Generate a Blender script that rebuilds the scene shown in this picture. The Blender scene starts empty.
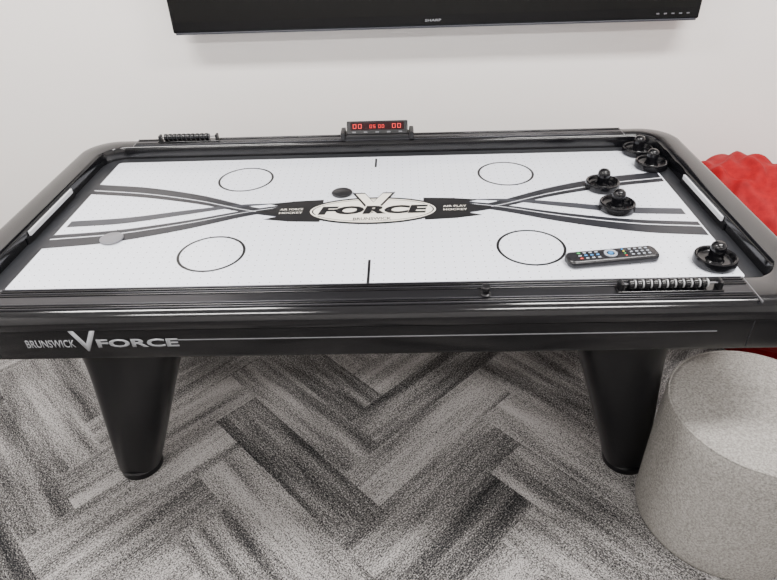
import bpy, bmesh, math, random
import numpy as np
from mathutils import Vector, Matrix
random.seed(11)
H=0.76
D=bpy.data; S=bpy.context.scene
def link(o):
    S.collection.objects.link(o); return o
# ---------------- materials ----------------
def mat(name,col,rough=.5,metal=0,spec=.5,var=0,vscale=8,bump=0,bscale=200,coat=0,emit=None,estr=0,alpha=1,sheen=0):
    m=D.materials.new(name); m.use_nodes=True
    nt=m.node_tree; b=nt.nodes['Principled BSDF']
    b.inputs['Base Color'].default_value=(*col,1)
    b.inputs['Roughness'].default_value=rough
    b.inputs['Metallic'].default_value=metal
    b.inputs['Specular IOR Level'].default_value=spec
    b.inputs['Coat Weight'].default_value=coat
    b.inputs['Coat Roughness'].default_value=.08
    b.inputs['Sheen Weight'].default_value=sheen
    if emit:
        b.inputs['Emission Color'].default_value=(*emit,1); b.inputs['Emission Strength'].default_value=estr
    tc=nt.nodes.new('ShaderNodeTexCoord')
    if var:
        n=nt.nodes.new('ShaderNodeTexNoise'); n.inputs['Scale'].default_value=vscale; n.inputs['Detail'].default_value=5
        nt.links.new(tc.outputs['Object'],n.inputs['Vector'])
        r=nt.nodes.new('ShaderNodeValToRGB')
        r.color_ramp.elements[0].position=.3; r.color_ramp.elements[1].position=.7
        r.color_ramp.elements[0].color=(*[c*(1-var) for c in col],1)
        r.color_ramp.elements[1].color=(*[min(1,c*(1+var)) for c in col],1)
        nt.links.new(n.outputs['Fac'],r.inputs['Fac']); nt.links.new(r.outputs['Color'],b.inputs['Base Color'])
    if bump:
        n=nt.nodes.new('ShaderNodeTexNoise'); n.inputs['Scale'].default_value=bscale; n.inputs['Detail'].default_value=3
        nt.links.new(tc.outputs['Object'],n.inputs['Vector'])
        bp=nt.nodes.new('ShaderNodeBump'); bp.inputs['Strength'].default_value=bump; bp.inputs['Distance'].default_value=.002
        nt.links.new(n.outputs['Fac'],bp.inputs['Height']); nt.links.new(bp.outputs['Normal'],b.inputs['Normal'])
    return m
M={}
M['wall']=mat('wall_paint',(.84,.805,.78),.42,bump=.12,bscale=120,var=.01,vscale=2)
M['side']=mat('side_wall_paint',(.76,.75,.74),.6,bump=.1,bscale=120)
M['ceil']=mat('ceiling_tile',(.82,.82,.82),.8,bump=.2,bscale=90)
M['black']=mat('black_laminate',(.0035,.0035,.0042),.18,spec=.42,bump=.03,bscale=500)
M['rail']=mat('black_rail_gloss',(.004,.004,.005),.12,spec=.6,bump=.02,bscale=400)
M['rail_sheen']=mat('rail_sheen_satin',(.045,.045,.05),.28,metal=.8,spec=.5,bump=.02,bscale=400)  # base colour raised above the black rail to paint its highlight
M['cap']=mat('black_corner_plastic',(.005,.005,.006),.36,spec=.35,bump=.15,bscale=900)
M['leg']=mat('black_leg_plastic',(.003,.003,.004),.28,spec=.32,bump=.06,bscale=600)
M['border']=mat('dark_field_border',(.018,.019,.022),.35,spec=.35,bump=.03)
M['ribbon']=mat('field_print_charcoal',(.014,.015,.019),.35,spec=.35)
M['ribbon2']=mat('field_print_grey',(.035,.037,.045),.35,spec=.35)
M['ink']=mat('field_print_black',(.006,.006,.007),.35,spec=.4)
M['cream']=mat('field_print_cream',(.80,.77,.69),.4)
M['fwhite']=mat('field_print_white',(.74,.76,.81),.3)
M['white']=mat('white_plastic',(.62,.63,.66),.35)
M['silver']=mat('silver_print',(.32,.33,.35),.35,metal=.2)
M['grey']=mat('grey_plastic',(.12,.12,.13),.3)
M['bead']=mat('bead_grey_plastic',(.28,.28,.29),.25)
M['mallet']=mat('mallet_black_plastic',(.004,.004,.005),.18,spec=.4)
M['puckd']=mat('puck_black',(.012,.012,.014),.35)
M['puckg']=mat('puck_grey',(.16,.16,.175),.35)
M['tvb']=mat('tv_black_bezel',(.002,.002,.0025),.18,spec=.3)
M['tvs']=mat('tv_screen_glass',(.002,.002,.002),.12,spec=.3)
M['red_led']=mat('red_led',(.4,.01,.01),.4,emit=(1,.02,.015),estr=.9)
M['lens']=mat('display_window',(.015,.002,.003),.15)
M['remote']=mat('remote_black',(.008,.008,.01),.3)
M['btn_grey']=mat('button_grey',(.30,.33,.38),.4)
M['btn_blue']=mat('button_blue',(.04,.2,.45),.4)
M['btn_red']=mat('button_red',(.45,.04,.03),.4)
M['btn_yel']=mat('button_yellow',(.5,.42,.05),.4)
M['btn_grn']=mat('button_green',(.04,.3,.08),.4)
M['lamp']=mat('lamp_panel',(.9,.9,.9),.5,emit=(1,.97,.93),estr=6)
# playfield: white laminate with air holes
def field_mat():
    m=mat('playfield_laminate',(.86,.88,.93),.14,spec=.55); nt=m.node_tree; b=nt.nodes['Principled BSDF']
    tc=[n for n in nt.nodes if n.type=='TEX_COORD'][0]
    v=nt.nodes.new('ShaderNodeVectorMath'); v.operation='SCALE'; v.inputs['Scale'].default_value=1/.0254
    f=nt.nodes.new('ShaderNodeVectorMath'); f.operation='FRACTION'
    s=nt.nodes.new('ShaderNodeVectorMath'); s.operation='SUBTRACT'; s.inputs[1].default_value=(.5,.5,0)
    mu=nt.nodes.new('ShaderNodeVectorMath'); mu.operation='MULTIPLY'; mu.inputs[1].default_value=(1,1,0)
    l=nt.nodes.new('ShaderNodeVectorMath'); l.operation='LENGTH'
    c=nt.nodes.new('ShaderNodeMath'); c.operation='LESS_THAN'; c.inputs[1].default_value=.06
    mx=nt.nodes.new('ShaderNodeMix'); mx.data_type='RGBA'
    mx.inputs['A'].default_value=(.745,.775,.85,1); mx.inputs['B'].default_value=(.10,.10,.11,1)
    L=nt.links.new
    L(tc.outputs['Object'],v.inputs[0]);L(v.outputs[0],f.inputs[0]);L(f.outputs[0],s.inputs[0]);L(s.outputs[0],mu.inputs[0])
    L(mu.outputs[0],l.inputs[0]);L(l.outputs['Value'],c.inputs[0]);L(c.outputs[0],mx.inputs['Factor']);L(mx.outputs['Result'],b.inputs['Base Color'])
    return m
M['field']=field_mat()
def fabric(name,c1,c2,scale,rough=.95,bump=.5):
    m=D.materials.new(name); m.use_nodes=True; nt=m.node_tree; b=nt.nodes['Principled BSDF']; L=nt.links.new
    b.inputs['Roughness'].default_value=rough; b.inputs['Specular IOR Level'].default_value=.15
    tc=nt.nodes.new('ShaderNodeTexCoord'); n=nt.nodes.new('ShaderNodeTexNoise'); n.inputs['Scale'].default_value=scale; n.inputs['Detail'].default_value=6
    n.inputs['Roughness'].default_value=.7
    r=nt.nodes.new('ShaderNodeValToRGB'); r.color_ramp.elements[0].position=.36; r.color_ramp.elements[1].position=.64
    r.color_ramp.elements[0].color=(*c1,1); r.color_ramp.elements[1].color=(*c2,1)
    bp=nt.nodes.new('ShaderNodeBump'); bp.inputs['Strength'].default_value=bump; bp.inputs['Distance'].default_value=.002
    L(tc.outputs['Object'],n.inputs['Vector']);L(n.outputs['Fac'],r.inputs['Fac']);L(r.outputs['Color'],b.inputs['Base Color'])
    L(n.outputs['Fac'],bp.inputs['Height']);L(bp.outputs['Normal'],b.inputs['Normal'])
    return m
M['wool']=fabric('heather_wool',(.15,.142,.132),(.35,.335,.312),190,bump=.6)
M['redfab']=fabric('red_fabric',(.20,.001,.004),(.28,.002,.006),40,rough=.6,bump=.3)
def carpet_mat():
    m=D.materials.new('carpet_planks'); m.use_nodes=True; nt=m.node_tree; b=nt.nodes['Principled BSDF']; L=nt.links.new
    b.inputs['Roughness'].default_value=1; b.inputs['Specular IOR Level'].default_value=.05
    uv=nt.nodes.new('ShaderNodeUVMap'); uv.uv_map='uv'
    at=nt.nodes.new('ShaderNodeAttribute'); at.attribute_name='tone'
    def noise(sx,sy,detail,rough=.6):
        mp=nt.nodes.new('ShaderNodeMapping'); mp.inputs['Scale'].default_value=(sx,sy,1)
        n=nt.nodes.new('ShaderNodeTexNoise'); n.inputs['Scale'].default_value=1; n.inputs['Detail'].default_value=detail; n.inputs['Roughness'].default_value=rough
        L(uv.outputs['UV'],mp.inputs['Vector']);L(mp.outputs['Vector'],n.inputs['Vector']); return n.outputs['Fac']
    def math_(op,a,b2):
        n=nt.nodes.new('ShaderNodeMath'); n.operation=op
        for i,x in enumerate((a,b2)):
            if isinstance(x,(int,float)): n.inputs[i].default_value=x
            else: L(x,n.inputs[i])
        return n.outputs[0]
    streak=noise(2.2,20,2); big=noise(1.4,9,2); fine=noise(210,260,1,.7); yarn=noise(70,190,1,.6)
    t=math_('MULTIPLY',math_('SUBTRACT',streak,.5),1.2)
    t=math_('ADD',t,math_('MULTIPLY',math_('SUBTRACT',big,.5),.8))
    t=math_('ADD',t,math_('MULTIPLY',math_('SUBTRACT',fine,.5),2.4))
    t=math_('ADD',t,math_('MULTIPLY',math_('SUBTRACT',yarn,.5),.8))
    t=math_('ADD',t,at.outputs['Fac'])
    r=nt.nodes.new('ShaderNodeValToRGB'); e=r.color_ramp.elements
    e[0].position=.05; e[0].color=(.012,.012,.013,1); e[1].position=1.0; e[1].color=(.36,.345,.335,1)
    x=e.new(.5); x.color=(.10,.096,.094,1)
    L(t,r.inputs['Fac']); L(r.outputs['Color'],b.inputs['Base Color'])
    bp=nt.nodes.new('ShaderNodeBump'); bp.inputs['Strength'].default_value=.5; bp.inputs['Distance'].default_value=.003
    L(fine,bp.inputs['Height']); L(bp.outputs['Normal'],b.inputs['Normal'])
    return m
M['carpet']=carpet_mat()
# ---------------- geometry helpers ----------------
def empty(name,loc=(0,0,0)):
    e=D.objects.new(name,None); e.empty_display_size=.1; e.location=loc; return link(e)
def finish(bm,name,m,parent=None,smooth=True,bevel=0,seg=3,loc=None,auto=35):
    bmesh.ops.recalc_face_normals(bm,faces=bm.faces[:])
    me=D.meshes.new(name); bm.to_mesh(me); bm.free()
    o=D.objects.new(name,me); link(o)
    me.materials.append(M[m])
    if smooth:
        for p in me.polygons: p.use_smooth=True
        me.set_sharp_from_angle(angle=math.radians(auto))
    if bevel:
        md=o.modifiers.new('bev','BEVEL'); md.width=bevel; md.segments=seg; md.limit_method='ANGLE'; md.angle_limit=math.radians(40)
    if parent: o.parent=parent
    if loc: o.location=loc
    return o
def box(name,x0,x1,y0,y1,z0,z1,m,parent=None,bevel=0,rot=None,loc=None):
    bm=bmesh.new()
    c=Vector(((x0+x1)/2,(y0+y1)/2,(z0+z1)/2))
    mt=Matrix.Translation(c)
    if rot: mt=mt@rot.to_4x4()
    bmesh.ops.create_cube(bm,size=1,matrix=mt@Matrix.Diagonal((x1-x0,y1-y0,z1-z0,1)))
    return finish(bm,name,m,parent,smooth=bool(bevel),bevel=bevel,loc=loc)
def rrect(x0,x1,y0,y1,r,n=10):
    pts=[]
    for (cx,cy,a0) in [(x1-r,y1-r,0),(x0+r,y1-r,90),(x0+r,y0+r,180),(x1-r,y0+r,270)]:
        for k in range(n+1):
            a=math.radians(a0+90*k/n); pts.append((cx+r*math.cos(a),cy+r*math.sin(a)))
    return pts
def loft(loops,name,m,parent=None,closed_ring=False,caps=True,bevel=0,auto=35):
    bm=bmesh.new(); V=[]
    for lp in loops: V.append([bm.verts.new(p) for p in lp])
    n=len(V[0]); rng=len(V) if closed_ring else len(V)-1
    for i in range(rng):
        a=V[i]; b=V[(i+1)%len(V)]
        for k in range(n): bm.faces.new((a[k],a[(k+1)%n],b[(k+1)%n],b[k]))
    if caps and not closed_ring:
        bm.faces.new(V[0]); bm.faces.new(V[-1])
    return finish(bm,name,m,parent,auto=auto,bevel=bevel)
def lathe(prof,name,m,parent=None,seg=48,loc=None,auto=35,center=(0,0,0)):
    bm=bmesh.new(); rings=[]
    for r,z in prof:
        if r<1e-6: rings.append([bm.verts.new((center[0],center[1],center[2]+z))])
        else: rings.append([bm.verts.new((center[0]+r*math.cos(2*math.pi*k/seg),center[1]+r*math.sin(2*math.pi*k/seg),center[2]+z)) for k in range(seg)])
    for a,b in zip(rings,rings[1:]):
        for k in range(seg):
            k2=(k+1)%seg
            if len(a)==1 and len(b)==1: continue
            if len(a)==1: bm.faces.new((a[0],b[k],b[k2]))
            elif len(b)==1: bm.faces.new((a[k],a[k2],b[0]))
            else: bm.faces.new((a[k],a[k2],b[k2],b[k]))
    return finish(bm,name,m,parent,loc=loc,auto=auto)
def flat(pts,z,name,m,parent):
    bm=bmesh.new(); bm.faces.new([bm.verts.new((x,y,z)) for x,y in pts]); o=finish(bm,name,m,parent,smooth=False)
    return o
def smoothpts(P,n=10):
    out=[]
    P=[np.array(p,float) for p in P]
    Q=[2*P[0]-P[1]]+P+[2*P[-1]-P[-2]]
    for i in range(1,len(Q)-2):
        for k in range(n):
            t=k/n; a,b,c,d=Q[i-1:i+3]
            out.append(.5*((2*b)+(-a+c)*t+(2*a-5*b+4*c-d)*t*t+(-a+3*b-3*c+d)*t**3))
    out.append(P[-1]); return out
def ribbon(P,z,name,m,parent,vertical_ends=True):
    S_=smoothpts(P,12); bm=bmesh.new(); prev=None
    for i,p in enumerate(S_):
        w=max(p[2],.0005)/2
        a=bm.verts.new((p[0],p[1]+w,z)); b=bm.verts.new((p[0],p[1]-w,z))
        if prev: bm.faces.new((prev[0],prev[1],b,a))
        prev=(a,b)
    return finish(bm,name,m,parent,smooth=False)
def ring(cx,cy,r,w,z,name,m,parent,ex=1,seg=72):
    bm=bmesh.new(); A=[];B=[]
    for k in range(seg):
        a=2*math.pi*k/seg
        A.append(bm.verts.new((cx+(r+w/2)*ex*math.cos(a),cy+(r+w/2)*math.sin(a),z)))
        B.append(bm.verts.new((cx+((r)*ex-w/2)*math.cos(a),cy+(r-w/2)*math.sin(a),z)))
    for k in range(seg):
        k2=(k+1)%seg; bm.faces.new((A[k],A[k2],B[k2],B[k]))
    return finish(bm,name,m,parent,smooth=False)
def text(s,bbox,name,m,parent,plane='xy',depth=0.0,level=0,shear=0,bold=.0,extr=.0003):
    cu=D.curves.new(name,'FONT'); cu.body=s; cu.size=1; cu.shear=shear; cu.offset=bold; cu.resolution_u=3
    o=D.objects.new(name,cu); link(o); bpy.context.view_layer.update()
    dg=bpy.context.evaluated_depsgraph_get(); me=D.meshes.new_from_object(o.evaluated_get(dg))
    D.objects.remove(o)
    xs=[v.co.x for v in me.vertices]; ys=[v.co.y for v in me.vertices]
    x0,x1,y0,y1=min(xs),max(xs),min(ys),max(ys)
    X0,X1,Y0,Y1=bbox
    for v in me.vertices:
        a=X0+(v.co.x-x0)/(x1-x0)*(X1-X0); b=Y0+(v.co.y-y0)/(y1-y0)*(Y1-Y0)
        v.co=(a,b,level) if plane=='xy' else (a,level,b)
    me.name=name; me.materials.append(M[m]) if not me.materials else me.materials.__setitem__(0,M[m])
    o=D.objects.new(name,me); link(o); o.parent=parent
    if extr:
        md=o.modifiers.new('s','SOLIDIFY'); md.thickness=extr; md.offset=0
    return o
# ---------------- room ----------------
RX0,RX1,RY0,RY1,ZF,ZC=-2.6,3.0,-4.2,.80,-H,1.94
box('wall_back',RX0,RX1,RY1,RY1+.1,ZF,ZC,'wall')
box('wall_left',RX0-.1,RX0,RY0,RY1+.1,ZF,ZC,'side')
box('wall_right',RX1,RX1+.1,RY0,RY1+.1,ZF,ZC,'side')
box('wall_front',RX0,RX1,RY0-.1,RY0,ZF,ZC,'side')
box('ceiling',RX0-.1,RX1+.1,RY0-.1,RY1+.1,ZC,ZC+.1,'ceil')
box('baseboard_back',RX0,RX1,RY1-.012,RY1,ZF,ZF+.1,'cap')
# floor of herringbone carpet planks
def make_floor():
    W,L_=.165,.66
    bm=bmesh.new(); uvl=bm.loops.layers.uv.new('uv'); tone=bm.faces.layers.float.new('tone')
    rot=Matrix.Rotation(math.radians(45),2)
    tones=[.30,.44,.52,.60,.68]
    def plank(x,y,w,h,horiz):
        c=rot@Vector((x+w/2,y+h/2))
        if not(RX0-.8<c.x<RX1+.8 and RY0-.8<c.y<RY1+.8): return
        vs=[bm.verts.new((*(rot@Vector(p)),0)) for p in [(x,y),(x+w,y),(x+w,y+h),(x,y+h)]]
        f=bm.faces.new(vs); f[tone]=random.choice(tones)+random.uniform(-.04,.04)
        ou,ov=random.uniform(0,50),random.uniform(0,50)
        loc=[(0,0),(w,0),(w,h),(0,h)]
        for l,(a,b) in zip(f.loops,loc):
            if not horiz: a,b=b,a
            l[uvl].uv=(a+ou,b+ov)
    for i in range(-60,60):
        for j in range(-14,14):
            ox,oy=i*W+j*L_,i*W-j*L_
            plank(ox,oy,L_,W,True); plank(ox+L_,oy+W-L_,W,L_,False)
    for co,no in [((RX0-.1,0,0),(-1,0,0)),((RX1+.1,0,0),(1,0,0)),((0,RY0-.1,0),(0,-1,0)),((0,RY1+.1,0),(0,1,0))]:
        bmesh.ops.bisect_plane(bm,geom=bm.verts[:]+bm.edges[:]+bm.faces[:],plane_co=co,plane_no=no,clear_outer=True)
    for v in bm.verts: v.co.z=ZF
    me=D.meshes.new('floor'); bm.to_mesh(me); bm.free(); me.materials.append(M['carpet'])
    o=link(D.objects.new('floor',me))
    if me.polygons[0].normal.z<0: me.flip_normals()
make_floor()
# ---------------- table ----------------
T=empty('air_hockey_table')
IX0,IX1,IY0,IY1=-.945,.945,-.44,.42
OX0,OX1,OY0,OY1=-1.03,1.03,-.545,.495
def lp(t,r,z,grow=0):
    return [(x,y,z) for x,y in rrect(IX0+(OX0-IX0)*t-grow,IX1+(OX1-IX1)*t+grow,IY0+(OY0-IY0)*t-grow,IY1+(OY1-IY1)*t+grow,r)]
body=[lp(0,.07,-.012),lp(0,.07,.034),lp(.04,.073,.041),lp(.1,.075,.044),lp(.72,.10,.044),lp(.84,.105,.041),lp(.93,.108,.034),lp(.985,.11,.022),lp(1,.11,.008),lp(.99,.11,-.002),lp(.93,.108,-.006)]
loft(body+[lp(.93,.108,-.012)],'rail',"rail",T,closed_ring=True)
apron=[lp(.2,.08,-.007),lp(.945,.108,-.007),lp(.955,.108,-.012),lp(.955,.108,-.080),lp(.93,.106,-.088),lp(.2,.08,-.088)]
loft(apron,'apron','black',T,closed_ring=True)
box('table_underside',-.95,.95,-.45,.44,-.085,-.02,'black',T)
flat(rrect(IX0-.005,IX1+.005,IY0-.005,IY1+.005,.06),-.0006,'field_border','border',T)
flat(rrect(-.895,.900,-.385,.386,.012),0,'playfield','field',T)
Z1=.0004
for sx in (-1,1):
    for (ya,yb,nm) in ((IY1,OY1,'b'),(OY0,IY0,'f')):
        box('cap_seam_%s%d'%(nm,sx),sx*.85-.0009,sx*.85+.0009,ya+.004,yb-.004,.040,.0445,'grey',T)
    box('apron_seam_%d'%sx,sx*.85-.0007,sx*.85+.0007,-.5408,-.538,-.08,-.008,'border',T)
# extruded ridges on long rails, with lighter strips painting their sheen
box('rail_sheen_front',-.845,.845,-.506,-.477,.042,.0449,'rail_sheen',T)  # paler strip added for the band of glare along the rail top
box('rail_sheen_back',-.845,.845,.450,.468,.042,.0449,'rail_sheen',T)
for (ys,nm) in (([-.449,-.457,-.466,-.474,-.509,-.517,-.525],'front'),([.430,.438,.446,.472,.479],'back')):
    for i,y in enumerate(ys):
        box('rail_ridge_%s_%d'%(nm,i),-.845,.845,y-.0020,y+.0020,.042,.0475,'rail' if i%2 else 'rail_sheen',T,bevel=.0015)
# end-wall goals
for sx in (-1,1):
    box('goal_slot_%d'%sx,sx*.944-.003,sx*.944+.003,-.16,.135,-.001,.018,'ink',T)
    box('goal_trim_%d'%sx,sx*.940-.003,sx*.940+.003,-.145,.120,.018,.032,'white',T,bevel=.001)
# printed markings
for i,(sx,sy) in enumerate([(-1,1),(1,1),(-1,-1),(1,-1)]):
    ring(sx*.42,sy*.228,.086,.0075,Z1,'faceoff_circle_%d'%i,'ink',T)
flat([(-.0035,.300),(.0035,.300),(.0035,.370),(-.0035,.370)],Z1,'center_line_back','ink',T)
flat([(-.0035,-.38),(.0035,-.38),(.0035,-.275),(-.0035,-.275)],Z1,'center_line_front','ink',T)
for sx in (-1,1):
    tag='l' if sx<0 else 'r'
    A=[(sx*.895,.178,.070),(sx*.72,.146,.068),(sx*.54,.090,.058),(sx*.38,.02,.042),(sx*.26,-.02,.030),(sx*.15,-.03,.012)]
    B=[(sx*.895,-.150,.074),(sx*.72,-.126,.070),(sx*.54,-.073,.058),(sx*.38,-.01,.042),(sx*.26,.025,.030),(sx*.15,.035,.012)]
    ribbon(A,Z1,'ribbon_a'+tag,'ribbon',T)
    ribbon(B,Z1*1.5,'ribbon_b'+tag,'ribbon',T)
    ribbon([(x,y-w*.14,w*.06) for x,y,w in A[:5]],Z1*1.9,'ribbon_a_line'+tag,'fwhite',T)
    ribbon([(x,y+w*.16,w*.06) for x,y,w in B[:5]],Z1*2.2,'ribbon_b_line'+tag,'fwhite',T)
    ribbon([(sx*.88,-.052,.036),(sx*.72,-.036,.036),(sx*.56,.004,.030),(sx*.42,.038,.018),(sx*.3,.05,.005)],Z1*1.2,'ribbon_c'+tag,'ribbon2',T)
    flat([(sx*.15,.068),(sx*.235,.062),(sx*.315,.048),(sx*.27,.030),(sx*.35,.0),(sx*.27,-.028),(sx*.315,-.048),(sx*.235,-.064),(sx*.15,-.070)],Z1*2.3,'logo_wing_'+tag,'ink',T)
    text('AIR FORCE' if sx<0 else 'AIR PLAY',(sx*.24-.034,sx*.24+.034,.004,.015),'wing_text1_'+tag,'cream',T,level=Z1*2.7,extr=0)
    text('HOCKEY',(sx*.24-.034,sx*.24+.034,-.017,-.006),'wing_text2_'+tag,'cream',T,level=Z1*2.7,extr=0)
def ell(rx,ry,cy=0,n=64): return [(rx*math.cos(2*math.pi*k/n),cy+ry*math.sin(2*math.pi*k/n)) for k in range(n)]
flat(ell(.196,.083,-.006),Z1*2.5,'logo_oval_edge','ink',T)
flat(ell(.184,.073,-.006),Z1*3,'logo_oval','cream',T)
ring(0,-.006,.066,.0025,Z1*3.4,'logo_oval_line','ink',T,ex=2.66)
text('V',(-.066,.066,-.022,.108),'logo_v_edge','ink',T,level=Z1*3.6,bold=.06,extr=0)
text('V',(-.055,.055,-.008,.100),'logo_v','cream',T,level=Z1*4,bold=.04,extr=0)
text('FORCE',(-.166,.168,-.036,.026),'logo_force_edge','cream',T,level=Z1*4.5,bold=.07,shear=.15,extr=0)
text('FORCE',(-.160,.163,-.031,.021),'logo_force','ink',T,level=Z1*5,bold=.055,shear=.15,extr=0)
text('BRUNSWICK',(-.055,.055,-.066,-.050),'logo_sub','ink',T,level=Z1*4,bold=.02,extr=0)
# apron lettering
AY=OY0+(IY0-OY0)*.045-.0006
text('BRUNSWICK',(-.775,-.662,-.052,-.030),'apron_text_small','silver',T,plane='xz',level=AY,bold=.01)
text('V',(-.668,-.606,-.064,-.004),'apron_v','silver',T,plane='xz',level=AY,bold=.015)
text('FORCE',(-.612,-.425,-.054,-.030),'apron_force','silver',T,plane='xz',level=AY,bold=.03)
box('apron_stripe',-.425,.775,AY-.0003,AY+.0005,-.0360,-.0345,'grey',T,)
box('apron_stripe_upper',-.425,.775,AY-.0003,AY+.0005,-.0345,-.0337,'silver',T)
# score counters: black beads with thin light spacers on a rod
def counter(x0,x1,y,nm,m2):
    z=.0475
    box(nm+'_base',x0-.008,x1+.008,y-.014,y+.014,z-.004,z+.003,'rail',T,bevel=.002)
    for x in (x0,x1): box(nm+'_post%.2f'%x,x-.004,x+.004,y-.012,y+.012,z,z+.022,'cap',T,bevel=.002)
    def cyl(x,rr,d,bm): bmesh.ops.create_cone(bm,cap_ends=True,segments=20,radius1=rr,radius2=rr,depth=d,matrix=Matrix.Translation((x,y,z+.0142))@Matrix.Rotation(math.pi/2,4,'Y'))
    bm=bmesh.new(); cyl((x0+x1)/2,.002,x1-x0,bm); finish(bm,nm+'_rod','grey',T)
    n=10; bm=bmesh.new(); b2=bmesh.new()
    for i in range(n):
        x=x0+.012+(x1-x0-.04)*(i+.5)/n
        cyl(x,.0115,.0105,bm); cyl(x+.0083,.0098,.0032,b2)
    finish(bm,nm+'_beads','mallet',T,bevel=.002,seg=2); finish(b2,nm+'_spacers',m2,T)
counter(.562,.775,-.492,'score_counter_front','bead')
counter(-.76,-.56,.458,'score_counter_back','border')
lathe([(0,0),(.012,0),(.012,.006),(.008,.008),(.008,.016),(.010,.018),(.010,.024),(.008,.026),(0,.026)],'rail_slider','cap',T,seg=24,center=(.266,-.502,.045))
# legs
def leg(sx,sy,nm):
    loops=[]
    for k in range(25):
        t=k/24; z=-.088+(-.735+.088)*t
        e=(1-t)
        ho=.066+.078*e+.03*max(0,1-t*3)**2
        hi=ho if sx<0 else .066+.045*e+.02*max(0,1-t*3)**2
        cx=.605+.175*t
        cy=-.365+.065*t; hy=.058+.03*e
        lpn=[]
        for q in range(40):
            a=2*math.pi*q/40; c,s=math.cos(a),math.sin(a)
            pw=.75; hw=ho if c>0 else hi
            lpn.append((sx*(cx+hw*math.copysign(abs(c)**pw,c)),sy*-1*(cy+hy*math.copysign(abs(s)**pw,s)),z))
        loops.append(lpn)
    loft(loops,'leg_'+nm,'leg',T)
    fx,fy=sx*.780,sy*.30
    lathe([(0,0),(.062,0),(.066,.004),(.066,.024),(.061,.03),(0,.03)],'foot_'+nm,'leg',T,center=(fx,fy,-H+.0),seg=48)
for sx,a in ((-1,'l'),(1,'r')):
    for sy,b in ((-1,'f'),(1,'b')): leg(sx,sy,a+b)
    bm=bmesh.new(); top=[];bot=[]
    for k in range(21):
        t=k/20; y=-.36+.72*t; z=-.14-.22*abs(2*t-1)**2.5
        for lst,zz in ((top,-.086),(bot,z)):
            lst.append([bm.verts.new((sx*(.66+dx),y,zz)) for dx in (-.015,.015)])
    for k in range(20):
        for s in (0,1): bm.faces.new((top[k][s],top[k+1][s],bot[k+1][s],bot[k][s]))
        bm.faces.new((bot[k][0],bot[k+1][0],bot[k+1][1],bot[k][1])); bm.faces.new((top[k][0],top[k+1][0],top[k+1][1],top[k][1]))
    finish(bm,'leg_arch_'+a,'leg',T)
# ---------------- scoreboard ----------------
SB=empty('electronic_scoreboard',(0.004,.452,.0475))
box('base',-.122,.122,-.022,.025,-.002,.014,'cap',SB,bevel=.004)
def sbox(nm,x0,x1,v0,v1,d0,d1,m,bev=0):
    bm=bmesh.new()
    mt=Matrix.Translation((0,-.010,.010))@Matrix.Rotation(math.radians(-42),4,'X')
    bmesh.ops.create_cube(bm,size=1,matrix=mt@Matrix.Translation(((x0+x1)/2,-(d0+d1)/2,(v0+v1)/2))@Matrix.Diagonal((x1-x0,d1-d0,v1-v0,1)))
    return finish(bm,nm,m,SB,bevel=bev,smooth=bool(bev)),mt
_,MT=sbox('housing',-.106,.106,0,.050,-.018,.006,'cap',.004)
sbox('display_window',-.092,.092,.016,.043,.0055,.0068,'lens')
def seg7(ch,x,v,w,h,mt,nm):
    segs={'0':'abcdef','8':'abcdefg','3':'abcdg','1':'bc','5':'acdfg'}[ch]; t=w*.17
    R_={'a':(x,x+w,v+h-t,v+h),'d':(x,x+w,v,v+t),'g':(x,x+w,v+h/2-t/2,v+h/2+t/2),'b':(x+w-t,x+w,v+h/2,v+h),'c':(x+w-t,x+w,v,v+h/2),'f':(x,x+t,v+h/2,v+h),'e':(x,x+t,v,v+h/2)}
    for s in segs:
        a,b,c,d=R_[s]; sbox(nm+s,a,b,c,d,.0068,.0074,'red_led')
for i,(ch,x) in enumerate([('0',-.084),('0',-.066),('0',.052),('0',.070)]): seg7(ch,x,.021,.012,.016,MT,'digit%d'%i)
for i,(ch,x) in enumerate([('0',-.026),('5',-.014),('0',.004),('0',.016)]): seg7(ch,x,.022,.008,.012,MT,'time%d'%i)
for i,x in enumerate([-.08,-.04,0,.04,.08]): sbox('button%d'%i,x-.006,x+.006,.005,.010,.006,.008,'grey')
for sx in (-1,1): box('clip_%d'%sx,sx*.118-.008,sx*.118+.008,-.030,.028,-.002,.026,'cap',SB,bevel=.003)
# ---------------- mallets, pucks ----------------
prof=[(0,0),(.049,0),(.0505,.0015),(.0505,.016),(.049,.0205),(.0455,.0215),(.0425,.020),(.040,.012),(.034,.0085),(.022,.0085),(.0185,.012),(.0170,.022),(.0178,.034),(.0185,.044),(.0165,.052),(.011,.0575),(.005,.0592),(0,.0595)]
for i,(x,y) in enumerate([(.882,.364),(.888,.250),(.694,.108),(.698,-.030),(.850,-.322)]):
    o=lathe(prof,'air_hockey_mallet','mallet',loc=(x,y,0.0022)); o.rotation_euler[2]=i
pp=[(0,0),(.030,0),(.0315,.001),(.0315,.005),(.030,.006),(0,.006)]
lathe(pp,'air_hockey_puck','puckd',loc=(-.098,.106,.0016))
lathe(pp,'air_hockey_puck','puckg',loc=(-.717,-.146,.0016))
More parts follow.
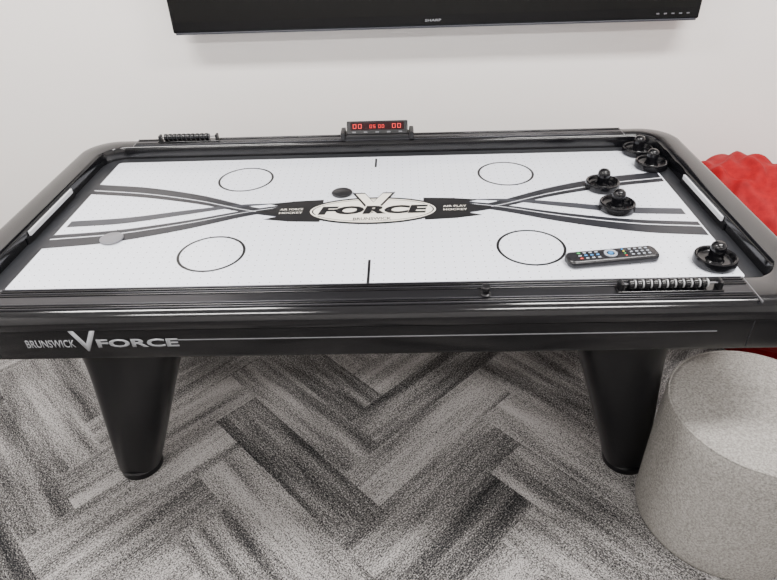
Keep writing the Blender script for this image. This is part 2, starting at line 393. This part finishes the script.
# ---------------- remote ----------------
RM=empty('tv_remote',(.606,-.300,.0012)); RM.rotation_euler[2]=math.radians(7)
def rl(g,z):
    pts=rrect(-.117+g,.117-g,-.025+g,.025-g,.018-min(g,.008),8)
    return [(x,y*(1.0-.12*math.cos(x/.117*math.pi)),z) for x,y in pts]
loft([rl(.004,0),rl(.0,.004),rl(.0,.012),rl(.002,.017),rl(.006,.020)],'shell','remote',RM)
def rb(x,y,w,h,m,i): box('key_%d'%i,x-w/2,x+w/2,y-h/2,y+h/2,.0195,.0216,m,RM,bevel=.001)
k=0
for ix in range(4):
    for iy in range(3):
        rb(.048+ix*.014,-.012+iy*.012,.007,.005,'btn_grey',k); k+=1
for j,mnm in enumerate(['btn_red','btn_grn','btn_yel','btn_blue']):
    rb(.030,-.0145+j*.0097,.005,.005,mnm,k); k+=1
lathe([(.010,.0195),(.010,.022),(.0165,.022),(.0165,.0195)],'nav_ring','btn_grey',RM,center=(-.005,0,0),seg=32)
lathe([(0,.0235),(.006,.0235),(.007,.0195)],'nav_ok','btn_blue',RM,center=(-.005,0,0),seg=24)
for ix in range(4):
    for iy in range(3):
        rb(-.038-ix*.015,-.012+iy*.012,.008,.005,['btn_grey','btn_blue','btn_grey'][iy] if ix<3 else ['btn_red','btn_grey','btn_grn'][iy],k); k+=1
# ---------------- television ----------------
TV=empty('television',(.206,.70,0))
hw=.925
box('cabinet',-hw,hw,0,.045,.350,1.395,'tvb',TV,bevel=.006)
box('rear_housing',-hw*.6,hw*.6,.045,.075,.50,1.2,'tvb',TV,bevel=.01)
box('wall_mount',-.3,.3,.075,.0995,.62,1.05,'cap',TV)
box('screen',-hw+.014,hw-.014,-.0015,.003,.388,1.382,'tvs',TV)
box('lower_lip',-hw+.01,hw-.01,-.004,.02,.346,.353,'ribbon2',TV,bevel=.002)
text('SHARP',(-.028,.028,.367,.375),'badge','silver',TV,plane='xz',level=-.0006)
for i in range(5): box('label_%d'%i,.775+i*.026,.775+i*.026+.010,-.001,.001,.368,.372,'grey',TV)
# ---------------- ottoman ----------------
r=.222;h=.435
OT=empty('ottoman',(.988,-.493,-H))
pr=[(0,0),(r-.012,0),(r-.003,.004),(r,.014)]+[(r+.002*math.sin(math.pi*i/8),.014+(h-.03)*i/8) for i in range(1,9)]
pr+=[(r-.003,h-.008),(r-.009,h-.002),(r-.018,h+.001),(r*.6,h+.004),(r*.3,h+.005),(0,h+.005)]
lathe(pr,'upholstery','wool',OT,seg=96,auto=80)
def torus(R_,r_,z,nm,m,par):
    bm=bmesh.new(); A=[]
    for k in range(96):
        a=2*math.pi*k/96; A.append([bm.verts.new(((R_+r_*math.cos(b))*math.cos(a),(R_+r_*math.cos(b))*math.sin(a),z+r_*math.sin(b))) for b in [2*math.pi*q/8 for q in range(8)]])
    for k in range(96):
        for q in range(8): bm.faces.new((A[k][q],A[(k+1)%96][q],A[(k+1)%96][(q+1)%8],A[k][(q+1)%8]))
    return finish(bm,nm,m,par)
torus(r-.004,.0035,h-.006,'welt','wool',OT)
# ---------------- bean bag ----------------
from mathutils import noise as mn
bm=bmesh.new(); bmesh.ops.create_icosphere(bm,subdivisions=6,radius=1)
for v in bm.verts:
    c=v.co.copy(); t=(c.z+1)/2
    rr=1.0 if t<.35 else 1-.35*((t-.35)/.65)**1.5
    x=c.x*rr*.46; y=c.y*rr*.42
    z=.73*(t**.85) if t>.06 else 0.0
    n=mn.noise(Vector((c.x*2.2,c.y*2.2,c.z*1.5)))*.035+mn.noise(Vector((c.x*6,c.y*6,c.z*2)))*.012
    ang=math.atan2(c.y,c.x); n+=.02*abs(math.sin(ang*5+c.z*2))*max(0,t-.2)
    n+=.012*abs(mn.noise(Vector((c.x*5+3,c.y*5,c.z*9))))
    x*=1+n*2.5; y*=1+n*2.5
    z-=.20*max(0,x)*max(0,t-.2)
    z+=(.022*math.sin(9*c.x+5*c.y+3*mn.noise(c*2))+.02*math.sin(17*c.x-11*c.y+4*mn.noise(c*3)))*max(0,t-.5)
    x-=.52*max(0,t-.45)**1.2; y+=.04*max(0,t-.3)
    v.co=(x,y,max(0,z))
bb=finish(bm,'bean_bag','redfab',None,auto=180,loc=(1.51,.32,-H))
# ---------------- lighting ----------------
def area(nm,x,y,sx,sy,p,col=(1,.97,.945),z=ZC-.03):
    l=D.lights.new(nm,'AREA'); l.shape='RECTANGLE'; l.size=sx; l.size_y=sy; l.energy=p; l.color=col
    o=link(D.objects.new(nm,l)); o.location=(x,y,z); return o
for i,(x,y) in enumerate([(-1.2,-.45),(1.3,-.45),(-1.2,-2.4),(1.3,-2.4)]):
    box('ceiling_light_panel',x-.6,x+.6,y-.15,y+.15,ZC-.02,ZC,'lamp')
    area('ceiling_light',x,y,1.2,.3,70)
w=D.worlds.new('world'); S.world=w; w.use_nodes=True
w.node_tree.nodes['Background'].inputs[0].default_value=(.9,.93,1,1); w.node_tree.nodes['Background'].inputs[1].default_value=.3
# ---------------- camera ----------------
cx,cy,cz,yaw,pitch,roll,f=0.0876,-1.5923,0.8354,0.0317,0.615,-0.0367,608.94
fwv=Vector((-math.sin(yaw)*math.cos(pitch),math.cos(yaw)*math.cos(pitch),-math.sin(pitch)))
rt=Vector((math.cos(yaw),math.sin(yaw),0)); up=rt.cross(fwv)
r2=math.cos(roll)*rt+math.sin(roll)*up; u2=-math.sin(roll)*rt+math.cos(roll)*up
cam=D.cameras.new('camera'); cam.sensor_width=36; cam.lens=f/777*36; cam.clip_start=.02
co=link(D.objects.new('camera',cam))
mw=Matrix((r2,u2,-fwv)).transposed().to_4x4(); mw.translation=Vector((cx,cy,cz)); co.matrix_world=mw
S.camera=co
bpy.context.view_layer.update()
for o in list(S.objects):
    if o.parent is None: o.location.z+=H
